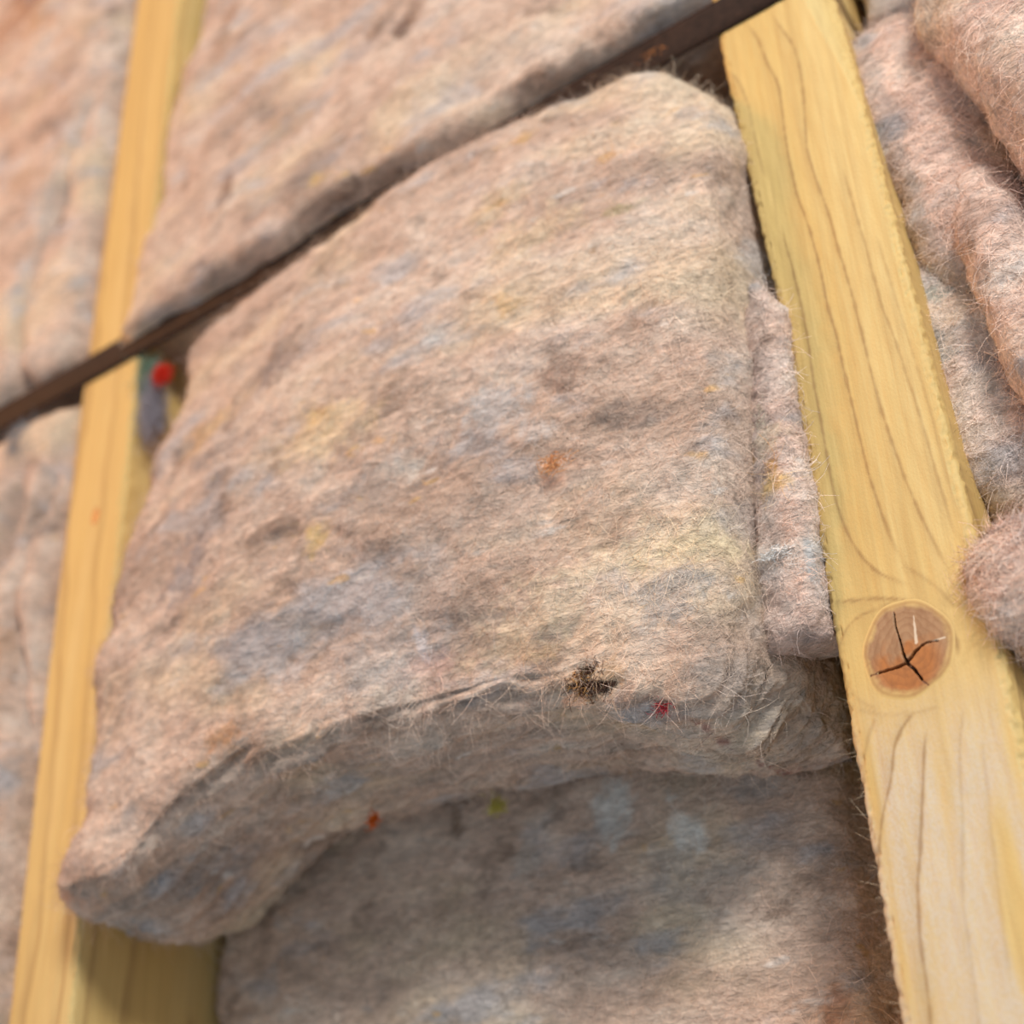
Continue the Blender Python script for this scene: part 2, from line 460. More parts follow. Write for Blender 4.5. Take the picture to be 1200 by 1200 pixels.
# ------------------------------------------------------------------ studs
def stud(label, zs, xl, xr, knots, pith, spacing, seed, mat, pale=None, stain=None, wane=None, grain=None, depth=0.150, fine=0.002, across=44):
    """sawn timber stud, its edges following xl(z), xr(z)"""
    z = np.concatenate([np.arange(ZB, EYE - 0.02, 0.02), np.arange(EYE - 0.02, EYE + 0.47, fine), np.arange(EYE + 0.47, EYE + 0.78, 0.002), np.arange(EYE + 0.78, ZT + 0.001, 0.02)])
    a = np.interp(z, zs, xl); b = np.interp(z, zs, xr)
    k = np.ones(81) / 81
    pad = lambda q: np.convolve(np.pad(q, 40, mode='edge'), k, 'valid')
    a, b = pad(a), pad(b)
    # section: s in [0,1] across the front with rounded arrises, then down both sides
    r = 0.0022
    arc = np.linspace(0, math.pi / 2, 7)
    sec = []                                       # (t across 0..1 or None, offset x, y)
    for y in np.linspace(depth, r + 0.002, 16): sec.append((0, 0.0, y))
    for q in arc: sec.append((0, r - r * math.cos(q), r - r * math.sin(q)))
    for s in np.linspace(0.06, 0.94, across): sec.append((s, 0.0, 0.0))
    for q in arc[::-1]: sec.append((1, -(r - r * math.cos(q)), r - r * math.sin(q)))
    for y in np.linspace(r + 0.002, depth, 16): sec.append((1, 0.0, y))
    s = np.array(sec); ns, nz = len(s), len(z)
    X = a[:, None] + (b - a)[:, None] * s[None, :, 0] + s[None, :, 1]
    Y = np.broadcast_to(s[None, :, 2], X.shape).copy(); Z = np.broadcast_to(z[:, None], X.shape).copy()
    if wane is not None:                           # bark edge missing along the right arris
        cut = wane(Z) ; over = np.clip((X - (b[:, None] - cut)), 0, None)
        front = smooth(0.03, 0.0, Y)
        Y = Y + over * 0.75 * front
    p = np.stack([X, Y, Z], -1).reshape(-1, 3)
    rough = 0.00025 * fbm(p * [240, 240, 60] + seed, 2)
    for kx, kz, kr in knots: rough = rough * smooth(kr * 1.15, kr * 1.8, np.hypot(p[:, 0] - kx, p[:, 2] - kz))
    edge = np.broadcast_to(((np.abs(s[:, 2] - 0.001) < 0.0013) & ((s[:, 0] <= 0) | (s[:, 0] >= 1))).astype(float)[None], X.shape).ravel()
    n_edge = 0.0008 * edge * fbm(p * 420 + seed, 2)
    p[:, 0] += n_edge; p[:, 1] += rough + np.abs(n_edge)
    for kx, kz, kr in knots:                       # seat for the knot
        p[:, 1] += 0.0035 * (np.hypot(p[:, 0] - kx, (p[:, 2] - kz) / 1.16) < kr * 0.78) * (p[:, 1] < 0.003)
    # growth rings: distance from the pith, bent aside round every knot
    q = p.copy()
    xm = np.interp(q[:, 2], z, (a + b) / 2)
    lx = q[:, 0] - xm; lz = q[:, 2].copy()
    for kx, kz, kr in knots:
        km = np.interp(kz, z, (a + b) / 2)
        dx = lx - (kx - km); dz = (lz - kz) * 0.62; rr = np.hypot(dx, dz)
        lx = lx - dx * np.exp(-(rr / (kr * 1.7 + 0.002)) ** 2) * smooth(0.10, 0.02, q[:, 1])
    wav = 0.0035 * fbm(np.stack([lx * 8, q[:, 1] * 8, q[:, 2] * 5], 1) + seed, 2) + 0.0012 * fbm(np.stack([lx * 40, q[:, 1] * 40, q[:, 2] * 26], 1) + seed, 2)
    ring = np.hypot(lx - pith[0], q[:, 1] - pith[1]) / spacing + wav / spacing + (q[:, 2] - EYE) * pith[2]
    f = grid_faces(ns, nz)
    _, fn = vnormals(p, f[ns * (nz // 2):ns * (nz // 2) + ns])
    if fn[:, 1].sum() > 0: f = f[:, ::-1].copy()
    base = np.array([(a[0] + b[0]) / 2, depth / 2, ZB])
    root = thing('wall_stud', base, label, 'stud')
    at = {'ring': ('FLOAT', ring), 'pale': ('FLOAT', pale(p) if pale else np.zeros(len(p))), 'stain': ('FLOAT', stain(p) if stain else np.zeros(len(p))),
          'grain': ('FLOAT', grain(p) if grain else np.full(len(p), 0.7))}
    mesh('timber', p, f, mat, root, base, at)
    # top, bottom and rear closing boards of the same timber
    e = np.array([[a[0], depth, z[0]], [b[0], depth, z[0]], [b[0], 0.003, z[0]], [a[0], 0.003, z[0]], [a[-1], depth, z[-1]], [b[-1], depth, z[-1]], [b[-1], 0.003, z[-1]], [a[-1], 0.003, z[-1]]])
    mesh('end_grain', e, [(0, 1, 2, 3), (7, 6, 5, 4), (0, 4, 5, 1)], mat, root, base, {'ring': ('FLOAT', np.linspace(0, 4, 8)), 'pale': ('FLOAT', np.zeros(8)), 'stain': ('FLOAT', np.zeros(8)), 'grain': ('FLOAT', np.full(8, 0.7))}, False)
    return root, base

KN = px(1063, 760, 0.0)
def pale_r(p):
    t = smooth(0.150, 0.105, p[:, 2] - EYE) * (p[:, 1] < 0.004)
    s = fbm(p * [70, 1, 9] + 5, 3)
    return np.clip(0.95 * t * smooth(-0.25, 0.35, s + 0.25), 0, 0.9)
def near_lines(p, lines, wl, wr, amt):
    out = np.zeros(len(p)); ok = np.where((p[:, 1] < 0.004) & (p[:, 2] > EYE - 0.02) & (p[:, 2] < EYE + 0.5))[0]
    q = p[ok][:, [0, 2]]; wob = 0.00035 * fbm(p[ok] * 240, 2); best = np.zeros(len(ok))
    for L, s in lines:
        pts = curve([px(x, y, 0.0) for x, y in L], max(12, 5 * len(L)))[:, [0, 2]]
        n = len(pts) - 1; d = np.full(len(ok), 9.0); side = np.zeros(len(ok)); tt_ = np.zeros(len(ok))
        for k in range(n):
            a, b = pts[k], pts[k + 1]; ab = b - a
            t = np.clip(((q - a) @ ab) / (ab @ ab), 0, 1)
            e = q - a - t[:, None] * ab; dd = np.hypot(e[:, 0], e[:, 1])
            m = dd < d; d[m] = dd[m]; side[m] = (ab[0] * e[:, 1] - ab[1] * e[:, 0])[m]; tt_[m] = (k + t[m]) / n
        d = np.abs(d + wob); fade = smooth(0.0, 0.08, tt_) * smooth(1.0, 0.9, tt_)
        core = np.exp(-(d / wl) ** 2); tail = 0.38 * np.exp(-d / wr) * (side < 0)
        best = np.maximum(best, s * fade * np.maximum(core, tail))
    out[ok] = best * amt; return out
GRAIN = [([(867, 17), (887, 43), (900, 77), (912, 97), (917, 133), (923, 180), (933, 227), (947, 263), (960, 310), (970, 360), (982, 400), (987, 427), (997, 467), (1007, 510), (1017, 553), (1030, 593), (1043, 630), (1058, 657), (1064, 676)], 1.0),
    ([(897, 7), (913, 30), (930, 53), (937, 77), (942, 117), (945, 173), (957, 213), (970, 247), (983, 293), (997, 340), (1012, 400), (1020, 433), (1033, 483), (1047, 523), (1060, 560), (1077, 600), (1093, 633), (1105, 655), (1124, 700)], 0.9),
    ([(855, 83), (867, 97), (877, 123), (884, 160), (896, 210)], 0.7),
    ([(915, 262), (920, 283), (930, 320), (940, 360), (947, 400), (953, 447), (962, 493), (970, 540), (977, 580), (990, 620), (1007, 650), (1030, 673), (1057, 683), (1075, 690)], 1.0),
    ([(985, 190), (998, 235), (1013, 283), (1033, 360), (1050, 400), (1063, 443), (1080, 493), (1093, 540), (1107, 587), (1122, 640)], 0.7),
    ([(1025, 270), (1065, 400), (1090, 480), (1110, 560), (1128, 620)], 0.45),
    ([(972, 706), (1000, 704), (1027, 701), (1053, 702), (1083, 707), (1105, 720), (1120, 745), (1124, 775)], 0.9),
    ([(983, 760), (985, 752), (993, 735), (1003, 725), (1017, 717), (1035, 711), (1050, 708)], 0.8),
    ([(1055, 660), (1083, 677), (1103, 693), (1120, 712)], 0.5),
    ([(985, 775), (992, 800), (1005, 820), (1030, 833)], 0.35),
    ([(1000, 830), (1035, 838), (1075, 836), (1105, 826)], 0.35),
    ([(1075, 830), (1058, 850), (1048, 873), (1045, 910), (1035, 950), (1030, 990), (1027, 1030)], 1.0),
    ([(1087, 850), (1083, 873), (1082, 913), (1078, 1000), (1075, 1043), (1078, 1100), (1085, 1147), (1090, 1193), (1096, 1240)], 1.0),
    ([(1026, 840), (1018, 860), (1012, 890), (1010, 930)], 0.5),
    ([(1130, 820), (1124, 883), (1128, 960), (1128, 1053), (1137, 1120), (1147, 1193), (1153, 1240)], 0.4),
    ([(1150, 860), (1160, 960), (1172, 1060), (1185, 1160)], 0.3)]
def stain_r(p):
    return np.maximum(bark_r(p), near_lines(p, GRAIN, 0.00055, 0.0022, 0.72))
def bark_r(p):
    # bark along the missing arris near the top
    return 0.5 * smooth(0.372, 0.40, p[:, 2] - EYE) * smooth(-0.0975, -0.0955, p[:, 0]) * (p[:, 1] < 0.02) * smooth(-0.3, 0.5, fbm(p * 160, 2))
zk = EYE + np.array([-0.55, 0.053, 0.169, 0.271, 0.372, 0.430, 1.10])
studR, baseR = stud('pale pine stud with a large cracked brown knot on its face', zk,
    np.array([-0.1360, -0.1365, -0.1374, -0.1372, -0.1425, -0.1448, -0.150]),
    np.array([-0.0890, -0.0895, -0.0903, -0.0923, -0.0950, -0.1000, -0.106]),
    [(KN[0], KN[2], 0.0135)], (0.085, 0.055, 2.2), 0.0098, 1.7, M_WOOD, pale_r, stain_r,
    fine=0.0008, across=100, grain=lambda p: np.where((p[:, 1] < 0.004) & (p[:, 2] < EYE + 0.47) & (p[:, 2] > EYE), 0.12, 0.7), wane=lambda Z: 0.010 * smooth(EYE + 0.33, EYE + 0.44, Z))
zl = EYE + np.array([-0.55, 0.097, 0.253, 0.456, 0.732, 1.10])
KL = px(112, 605, 0.0)
studL, baseL = stud('yellow pine stud with a tiny knot under the dark strap', zl,
    np.array([-0.5190, -0.5215, -0.5300, -0.5350, -0.5370, -0.540]),
    np.array([-0.4740, -0.4800, -0.4855, -0.4895, -0.4930, -0.495]),
    [(KL[0], KL[2], 0.0029)], (-0.05, 0.07, 1.0), 0.012, 5.1, M_WOODL)

def knot(parent, base, cen, rad, cracks, sliver, amber, nr=110, na=320, squash=1.0, tilt=0.0):
    r = np.linspace(0.0, 1.0, nr)[:, None]; t = np.linspace(0, 2 * math.pi, na, endpoint=False)[None, :]
    wob = 1 + 0.045 * np.sin(2 * t + 0.8) + 0.03 * np.sin(3 * t + 2) + 0.015 * np.sin(7 * t)
    x = (rad * r * wob * np.cos(t)); z = (rad * squash * r * wob * np.sin(t))
    x, z = x * math.cos(tilt) - z * math.sin(tilt), x * math.sin(tilt) + z * math.cos(tilt)
    x = x.ravel(); z = z.ravel(); rr = np.broadcast_to(r, (nr, na)).ravel()
    y = -0.00035 * (1 - rr ** 12) + 0.0001
    P = np.stack([cen[0] + x, y, cen[2] + z], 1)
    def seg(poly, wa, wb):
        best = np.zeros(len(P))
        n = len(poly) - 1
        for k in range(n):
            a, b = np.array(poly[k]), np.array(poly[k + 1]); ab = b - a
            tt = np.clip(((P[:, 0] - a[0]) * ab[0] + (P[:, 2] - a[1]) * ab[1]) / (ab @ ab), 0, 1)
            d = np.hypot(P[:, 0] - a[0] - tt * ab[0], P[:, 2] - a[1] - tt * ab[1]) + 0.00015 * fbm(P * 900, 2)
            wd = wa + (wb - wa) * (k + tt) / n
            best = np.maximum(best, 1 - smooth(wd * 0.5, wd * 1.1, d))
        return best
    cr = np.zeros(len(P)); sl = np.zeros(len(P))
    for poly, wa, wb in cracks: cr = np.maximum(cr, seg(poly, wa, wb))
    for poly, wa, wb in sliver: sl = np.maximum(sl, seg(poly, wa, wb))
    P[:, 1] += 0.0030 * cr * smooth(0.76, 0.68, rr) + 0.0001 * cr
    i = np.arange(nr * na).reshape(nr, na)
    f = np.stack([i[:-1], i[1:], np.roll(i[1:], -1, 1), np.roll(i[:-1], -1, 1)], -1).reshape(-1, 4)
    am = amber(P)
    o = mesh('knot', P, f, M_KNOT, parent, base, {'radius': ('FLOAT', rr), 'crack': ('FLOAT', cr), 'sliver': ('FLOAT', sl), 'amber': ('FLOAT', am)})
    o['label'] = 'round brown knot in the wood'
    return o

def pz(x, y): q = px(x, y, 0.0); return (q[0], q[2])
kc = pz(1063, 777)
cr = [([kc, pz(1058, 764), pz(1054, 748), pz(1050, 735), pz(1048, 718)], 0.0005, 0.0002),
      ([kc, pz(1072, 765), pz(1080, 757), pz(1086, 753), pz(1100, 751)], 0.0006, 0.0002),
      ([kc, pz(1050, 783), pz(1036, 787), pz(1021, 792)], 0.0005, 0.0003),
      ([kc, pz(1072, 785), pz(1080, 796), pz(1088, 803)], 0.0006, 0.0003)]
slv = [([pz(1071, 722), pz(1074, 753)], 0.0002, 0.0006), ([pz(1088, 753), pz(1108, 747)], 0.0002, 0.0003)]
amb = lambda P: np.clip(0.95 * smooth(KN[2] + 0.003, KN[2] - 0.003, P[:, 2] + 0.006 * fbm(P * 150, 3) - 0.18 * (P[:, 0] - KN[0])) * smooth(0.0130, 0.006, np.hypot(P[:, 0] - kc[0], P[:, 2] - kc[1])) + 0.12, 0, 1)
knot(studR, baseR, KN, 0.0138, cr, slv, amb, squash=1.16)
knot(studL, baseL, KL, 0.0030, [], [], lambda P: np.full(len(P), 0.9), 12, 40, squash=1.9)

def splinters():
    rg = np.random.default_rng(3); n = 110; segs = 5
    z = EYE + 0.045 + 0.10 * rg.random(n)
    root = np.stack([np.full(n, -0.1366), 0.001 + 0.004 * rg.random(n), z], 1)
    d = np.stack([-0.4 - 0.6 * rg.random(n), rg.normal(size=n) * 0.5, rg.normal(size=n) * 0.7], 1); d /= np.linalg.norm(d, axis=1)[:, None]
    e = np.cross(d, rg.normal(size=(n, 3))); e /= np.linalg.norm(e, axis=1)[:, None]
    L = (0.0015 + 0.008 * rg.random(n) ** 3)[:, None]; V = np.empty((n, segs * 2, 3)); wv = np.cross(d, e) * 0.000055
    for k in range(segs):
        t = k / (segs - 1); q = root + L * (d * t + e * 0.5 * t * t)
        V[:, 2 * k] = q - wv * (1.2 - t); V[:, 2 * k + 1] = q + wv * (1.2 - t)
    b0 = (np.arange(n) * segs * 2)[:, None]
    f = np.concatenate([b0 + np.array([2 * k, 2 * k + 1, 2 * k + 3, 2 * k + 2]) for k in range(segs - 1)], 0)
    o = mesh('edge_splinters', V.reshape(-1, 3), f, M_SPLINT, studR, baseR)
    tag(o, 'fine pale splinters along the sawn edge', kind='stuff')
splinters()

# ------------------------------------------------------------------ strap across both studs
def strap():
    n = 260; x = np.linspace(-1.10, 0.50, n)
    hw = 0.0088
    zc = EYE + 0.4335 + 0.0008 * np.sin(x * 9)
    rows = []
    prof = [(-hw, 0.0), (-hw, -0.0012), (-hw * 0.5, -0.0015), (0, -0.0016), (hw * 0.5, -0.0015), (hw, -0.0012), (hw, 0.0)]
    for dz, y in prof:
        rows.append(np.stack([x, np.full(n, y - 0.0002) + 0.0002 * np.sin(x * 60 + dz * 300), zc + dz], 1))
    v = np.concatenate(rows); f = grid_faces(n, len(prof))
    b = np.arange(n)
    back = np.stack([b[:-1], b[1:], b[1:] + n * (len(prof) - 1), b[:-1] + n * (len(prof) - 1)], 1)[:, ::-1]
    o = mesh('bracing_strap', v, np.concatenate([f, back]), M_STRAP, None, (-0.3, 0, EYE + 0.4335))
    tag(o, 'thin dark brown strap running across the studs between the batts', 'strap')
strap()

# ------------------------------------------------------------------ grey batt behind
def batt_rear():
    yb = 70
    V, Fc = cushion(rel((-482, yb + 14, 640), (-140, yb + 14, 640)), rel((-140, yb + 14, 640), (-168, yb + 14, 240), (-172, yb + 14, 150), (-168, yb + 14, 0), (-168, yb + 14, -300)),
                    rel((-480, yb + 14, -300), (-168, yb + 14, -300)), rel((-482, yb + 14, 640), (-479, yb + 14, -300)),
                    (rel((-482, 149, 640), (-140, 149, 640)), rel((-140, 149, 640), (-140, 149, -300)), rel((-479, 149, -300), (-140, 149, -300)), rel((-482, 149, 640), (-479, 149, -300))),
                    0.012, 0.002, 150, 420, 8)
    V = displace(V, Fc, 0.004, 3.0)
    base = np.array([-0.31, 0.11, EYE - 0.30])
    root = thing('insulation_batt', base, 'shaded wool batt set deep between the studs, below the bulging beige batt', 'insulation')
    bl = pxb(0.066, [(800, 968, 26, 30, (236, 234, 228), 0.9), (715, 945, 26, 34, (226, 226, 222), 0.8), (605, 1005, 16, 24, (196, 192, 186), 0.5),
        (968, 1185, 20, 30, (166, 112, 76), 0.6), (530, 968, 12, 18, (110, 82, 58), 0.7), (770, 1010, 40, 26, (184, 184, 186), 0.4), (880, 920, 50, 18, (168, 170, 172), 0.5)])
    vis = lambda c: ((c[:, 2] < EYE + 0.20) & (c[:, 2] > EYE - 0.02) & (c[:, 1] < 0.1)).astype(float) + 0.02
    wool_part('wool_body', V, Fc, M_GREY, root, base, bl, 20000, 31, dict(where=vis, lift=0.15, wid=0.00008))
    tuft(root, base, px(582, 944, 0.055), 0.0045, (196, 186, 84), 60, 5, 'small yellow tuft', 0.4)
batt_rear()

# ------------------------------------------------------------------ the main batt
def P3(*a): return [px(x, y, Y) for x, y, Y in a]
def batt_main():
    def P3(*a, back=0.0):
        out = []
        for x, y, Y in a:
            q = px(x, y, Y - back); out.append(np.array([q[0], Y, q[2]]))
        return out
    top = P3((205, 402, 0.002), (235, 372, 0.0), (330, 303, -0.004), (400, 250, -0.006), (470, 208, -0.006), (545, 168, -0.004), (640, 112, 0.0), (705, 87, 0.002), (765, 74, 0.004), (825, 88, 0.006), (858, 125, 0.008), back=0.013)
    right = P3((858, 125, 0.008), (866, 190, 0.008), (874, 300, 0.006), (880, 450, 0.005), (886, 600, 0.005), (893, 700, 0.005), (893, 775, 0.006), back=0.008)
    bottom = P3((48, 1040, -0.004), (95, 1070, -0.008), (165, 1040, -0.012), (232, 975, -0.014), (310, 918, -0.014), (420, 890, -0.012), (520, 862, -0.010), (600, 838, -0.008), (680, 832, -0.006), (760, 836, -0.004), (840, 838, 0.0), (893, 775, 0.006), back=0.006)
    left = P3((205, 402, 0.002), (198, 470, 0.002), (183, 540, -0.001), (152, 625, -0.004), (124, 760, -0.005), (104, 900, -0.006), (84, 985, -0.006), (48, 1040, -0.004), back=0.013)
    left[0] = top[0]; right[0] = top[-1]; bottom[0] = left[-1]; bottom[-1] = right[-1]
    yb = 0.066
    bb = [px(x, y, yb) for x, y in ((300, 1068), (345, 1022), (430, 968), (560, 928), (700, 908), (850, 897), (950, 895), (1000, 893))]
    bb = [np.array([-0.4795, yb, EYE + 0.134])] + bb
    bb[-1][0] = min(bb[-1][0], -0.140)
    TL = np.array([-0.4865, yb, EYE + 0.424]); TR = np.array([-0.1425, yb, EYE + 0.424])
    back = ([TL, TR], [TR, bb[-1]], bb, [TL, bb[0]])
    def sag(v, t): return -0.010 * math.sin(math.pi * min(1, t * 1.1)) * np.exp(-((v[:, 0] + 0.43) / 0.045) ** 2)
    yf = lambda S, u, v: -0.006 * np.sin(np.pi * np.clip(v, 0, 1)) - 0.006 * np.exp(-((u - 0.35) / 0.3) ** 2) * v + 0.006 * (1 - v) * (1 - u)
    V, Fc = cushion(top, right, bottom, left, back, 0.016, 0.008, 330, 330, 70, 0.003, sag, yf, ext=(0.024, 0.012, 0.011, 0.010))
    V = displace(V, Fc, 0.0040, 8.0, strata=0.0034, felt=1.0)
    base = np.array([-0.31, 0.03, EYE + 0.13])
    root = thing('insulation_batt', base, 'bulging beige wool batt between the two studs, its layered lower edge showing', 'insulation')
    Y = -0.022
    bl = pxb(Y, [
        (740, 650, 110, 26, (238, 220, 192), 0.7), (660, 720, 80, 34, (238, 218, 190), 0.65), (620, 760, 60, 24, (228, 204, 172), 0.55), (800, 645, 60, 22, (230, 210, 172), 0.6),
        (790, 700, 55, 34, (178, 178, 180), 0.6), (600, 500, 52, 30, (196, 194, 194), 0.7), (640, 520, 26, 18, (206, 204, 204), 0.5),
        (672, 445, 26, 34, (146, 122, 110), 0.6), (735, 490, 26, 12, (146, 128, 118), 0.6), (590, 537, 22, 10, (142, 124, 114), 0.6), (485, 490, 16, 26, (150, 130, 118), 0.55),
        (450, 640, 22, 14, (142, 116, 102), 0.6), (415, 655, 14, 20, (220, 190, 110), 0.6), (420, 535, 60, 30, (228, 202, 158), 0.5), (415, 515, 16, 12, (230, 196, 120), 0.5),
        (258, 685, 30, 36, (152, 146, 150), 0.75), (345, 455, 34, 20, (150, 132, 126), 0.6), (250, 520, 44, 20, (222, 188, 138), 0.6), (292, 512, 8, 14, (130, 100, 84), 0.6),
        (300, 545, 36, 30, (156, 144, 140), 0.5), (145, 725, 12, 34, (128, 84, 56), 0.75), (640, 290, 60, 26, (226, 202, 168), 0.6), (590, 260, 44, 22, (224, 200, 162), 0.5),
        (680, 335, 60, 18, (226, 208, 190), 0.5), (718, 184, 22, 6, (226, 178, 110), 0.7), (610, 165, 22, 8, (228, 184, 112), 0.6), (740, 250, 18, 8, (146, 138, 88), 0.6), (708, 305, 7, 5, (150, 110, 60), 0.6),
        (745, 352, 5, 6, (96, 84, 76), 0.7), (780, 130, 40, 26, (222, 200, 182), 0.5), (620, 375, 16, 14, (226, 184, 120), 0.5), (845, 260, 10, 26, (220, 216, 214), 0.6), (780, 830, 8, 6, (140, 44, 50), 0.6),
        (640, 770, 26, 10, (212, 176, 132), 0.4), (520, 700, 60, 60, (186, 178, 174), 0.4), (480, 780, 60, 40, (190, 182, 180), 0.45), (375, 805, 22, 18, (214, 208, 206), 0.6), (515, 765, 6, 22, (222, 218, 222), 0.6),
        (520, 790, 30, 22, (202, 164, 158), 0.45), (300, 880, 24, 14, (206, 150, 96), 0.6), (205, 855, 14, 14, (202, 190, 178), 0.5), (510, 570, 20, 14, (232, 222, 210), 0.6), (470, 600, 60, 30, (178, 168, 162), 0.4),
        (700, 800, 34, 22, (206, 168, 116), 0.5), (830, 790, 40, 34, (180, 172, 168), 0.45), (600, 620, 80, 40, (190, 176, 166), 0.35), (760, 560, 60, 40, (192, 174, 162), 0.35), (840, 590, 26, 20, (214, 202, 196), 0.5)])
    vis = lambda c: np.where(c[:, 1] < -0.004, 1.0, 0.35)
    wool_part('wool_body', V, Fc, M_MAIN, root, base, bl, 60000, 41, dict(where=vis, lift=0.13, wid=0.00007))
    # narrow strip of the batt folded back against the stud
    ft = P3((884, 330, 0.004), (905, 352, -0.002), (920, 362, -0.002))
    fr = P3((920, 362, -0.002), (932, 470, -0.001), (952, 590, -0.001), (966, 680, 0.0), (972, 742, 0.001))
    fb = P3((900, 764, 0.002), (935, 757, 0.001), (972, 742, 0.001))
    fl = P3((884, 330, 0.004), (880, 420, 0.005), (884, 520, 0.006), (890, 600, 0.007), (892, 680, 0.005), (900, 764, 0.002))
    q = lambda L, dx=0.0: [np.array([p[0] + dx, 0.03, p[2] + 0.006]) for p in L]
    FV, FF = cushion(ft, fr, fb, fl, (q(ft), q(fr, -0.004), q(fb), q(fl)), 0.006, 0.002, 60, 170, 12, 0.001)
    FV = displace(FV, FF, 0.0022, 15.0)
    fbk = pxb(-0.003, [(912, 578, 22, 14, (226, 186, 112), 0.8), (914, 556, 9, 9, (214, 156, 60), 0.7), (905, 515, 22, 30, (226, 210, 184), 0.6),
                       (955, 660, 8, 40, (172, 186, 194), 0.6), (910, 650, 16, 8, (236, 230, 222), 0.7), (930, 700, 40, 30, (222, 190, 174), 0.6), (900, 390, 20, 20, (220, 188, 168), 0.5), (925, 620, 34, 20, (206, 172, 156), 0.5)])
    wool_part('side_flap', FV, FF, M_SIDE, root, base, fbk, 9000, 43, dict(lift=0.25, wid=0.00008, lmin=0.003, lmax=0.012), 'pinkish folded strip along the stud')
    lobe(root, base, (822, 78), (0.020, 0.020, 0.022), 0.040, 45, M_GREY, [], 1500, 10, label='wool tucked behind the top corner')
    tuft(root, base, px(768, 66, 0.0), 0.007, (176, 116, 70), 60, 14, 'orange brown tuft', 0.4, (1.4, 1, 0.5))
    tuft(root, base, px(698, 789, -0.021), 0.0075, (74, 54, 45), 500, 1, 'dark brown tuft', 0.25, (1.15, 1, 0.8))
    tuft(root, base, px(683, 797, -0.021), 0.006, (190, 142, 84), 60, 11, 'tan tuft', 0.3)
    tuft(root, base, px(648, 543, -0.035), 0.0050, (204, 150, 104), 60, 2, 'orange tuft', 0.3, (1.2, 1, 0.8))
    tuft(root, base, px(778, 823, -0.017), 0.0040, (158, 40, 52), 60, 3, 'small red tuft', 0.4)
    tuft(root, base, px(437, 961, 0.020), 0.0032, (222, 104, 30), 60, 4, 'small orange tuft', 0.5)
    tuft(root, base, px(910, 648, -0.008), 0.005, (232, 226, 218), 40, 6, 'white tuft', 0.3, (1.2, 1, 0.4))
    tuft(root, base, px(900, 494, -0.006), 0.006, (226, 212, 190), 60, 8, 'cream tuft', 0.3, (0.4, 1, 1.3))
    tuft(root, base, px(190, 439, -0.002), 0.0050, (206, 52, 34), 320, 7, 'bright red tuft', 0.7)
    tuft(root, base, px(172, 442, 0.004), 0.011, (112, 138, 122), 260, 9, 'green grey tuft', 0.5, (0.8, 1, 1.3))
    tuft(root, base, px(180, 478, 0.004), 0.013, (150, 148, 158), 420, 10, 'blue grey tuft', 0.5, (0.6, 1, 1.5))
batt_main()

# ------------------------------------------------------------------ batt above the strap
def batt_upper():
    bottom = P3((138, 408, -0.003), (190, 374, -0.004), (250, 339, -0.005), (330, 288, -0.005), (400, 241, -0.005), (480, 197, -0.005), (560, 156, -0.003), (640, 107, -0.002), (700, 74, 0.0), (780, 32, 0.002), (845, -3, 0.004), (872, -20, 0.006))
    BL, BR = bottom[0], bottom[-1]
    left = [np.array([-0.4870, 0.022, EYE + 0.95]), np.array([-0.4865, 0.020, EYE + 0.70])] + P3((210, 150, 0.014), (192, 240, 0.010), (165, 330, 0.003), (138, 408, -0.003))
    TL = left[0]; TR = np.array([-0.1490, 0.020, EYE + 0.95])
    right = [TR, np.array([-0.1465, 0.018, EYE + 0.6]), BR]
    yb = 0.066
    back = ([np.array([-0.487, yb, EYE + 0.95]), np.array([-0.149, yb, EYE + 0.95])], [np.array([-0.149, yb, EYE + 0.95]), np.array([-0.143, yb, EYE + 0.436])],
            [np.array([-0.4855, yb, EYE + 0.436]), np.array([-0.143, yb, EYE + 0.436])], [np.array([-0.487, yb, EYE + 0.95]), np.array([-0.4855, yb, EYE + 0.436])])
    V, Fc = cushion([TL, TR], right, bottom, left, back, 0.010, 0.008, 220, 300, 24, 0.002, ext=(0.03, 0.02, 0.03, 0.007))
    V = displace(V, Fc, 0.0045, 21.0)
    base = np.array([-0.31, 0.03, EYE + 0.44])
    root = thing('insulation_batt', base, 'mottled wool batt between the two studs, above the dark strap', 'insulation')
    bl = pxb(-0.015, [(460, 25, 14, 16, (96, 66, 50), 0.8), (475, 5, 12, 16, (120, 84, 62), 0.6), (258, 222, 12, 26, (126, 88, 64), 0.75), (290, 262, 18, 16, (140, 112, 100), 0.5), (375, 210, 16, 10, (214, 184, 110), 0.6), (305, 240, 20, 14, (206, 196, 188), 0.5), (620, 45, 30, 20, (216, 196, 178), 0.5),
        (560, 60, 60, 40, (196, 172, 152), 0.4), (240, 20, 14, 30, (146, 104, 72), 0.5), (330, 130, 30, 14, (208, 170, 126), 0.4)])
    wool_part('wool_body', V, Fc, M_UP, root, base, bl, 16000, 51, dict(lift=0.15, wid=0.0001, where=lambda c: (c[:, 2] < EYE + 0.75) + 0.05))
batt_upper()

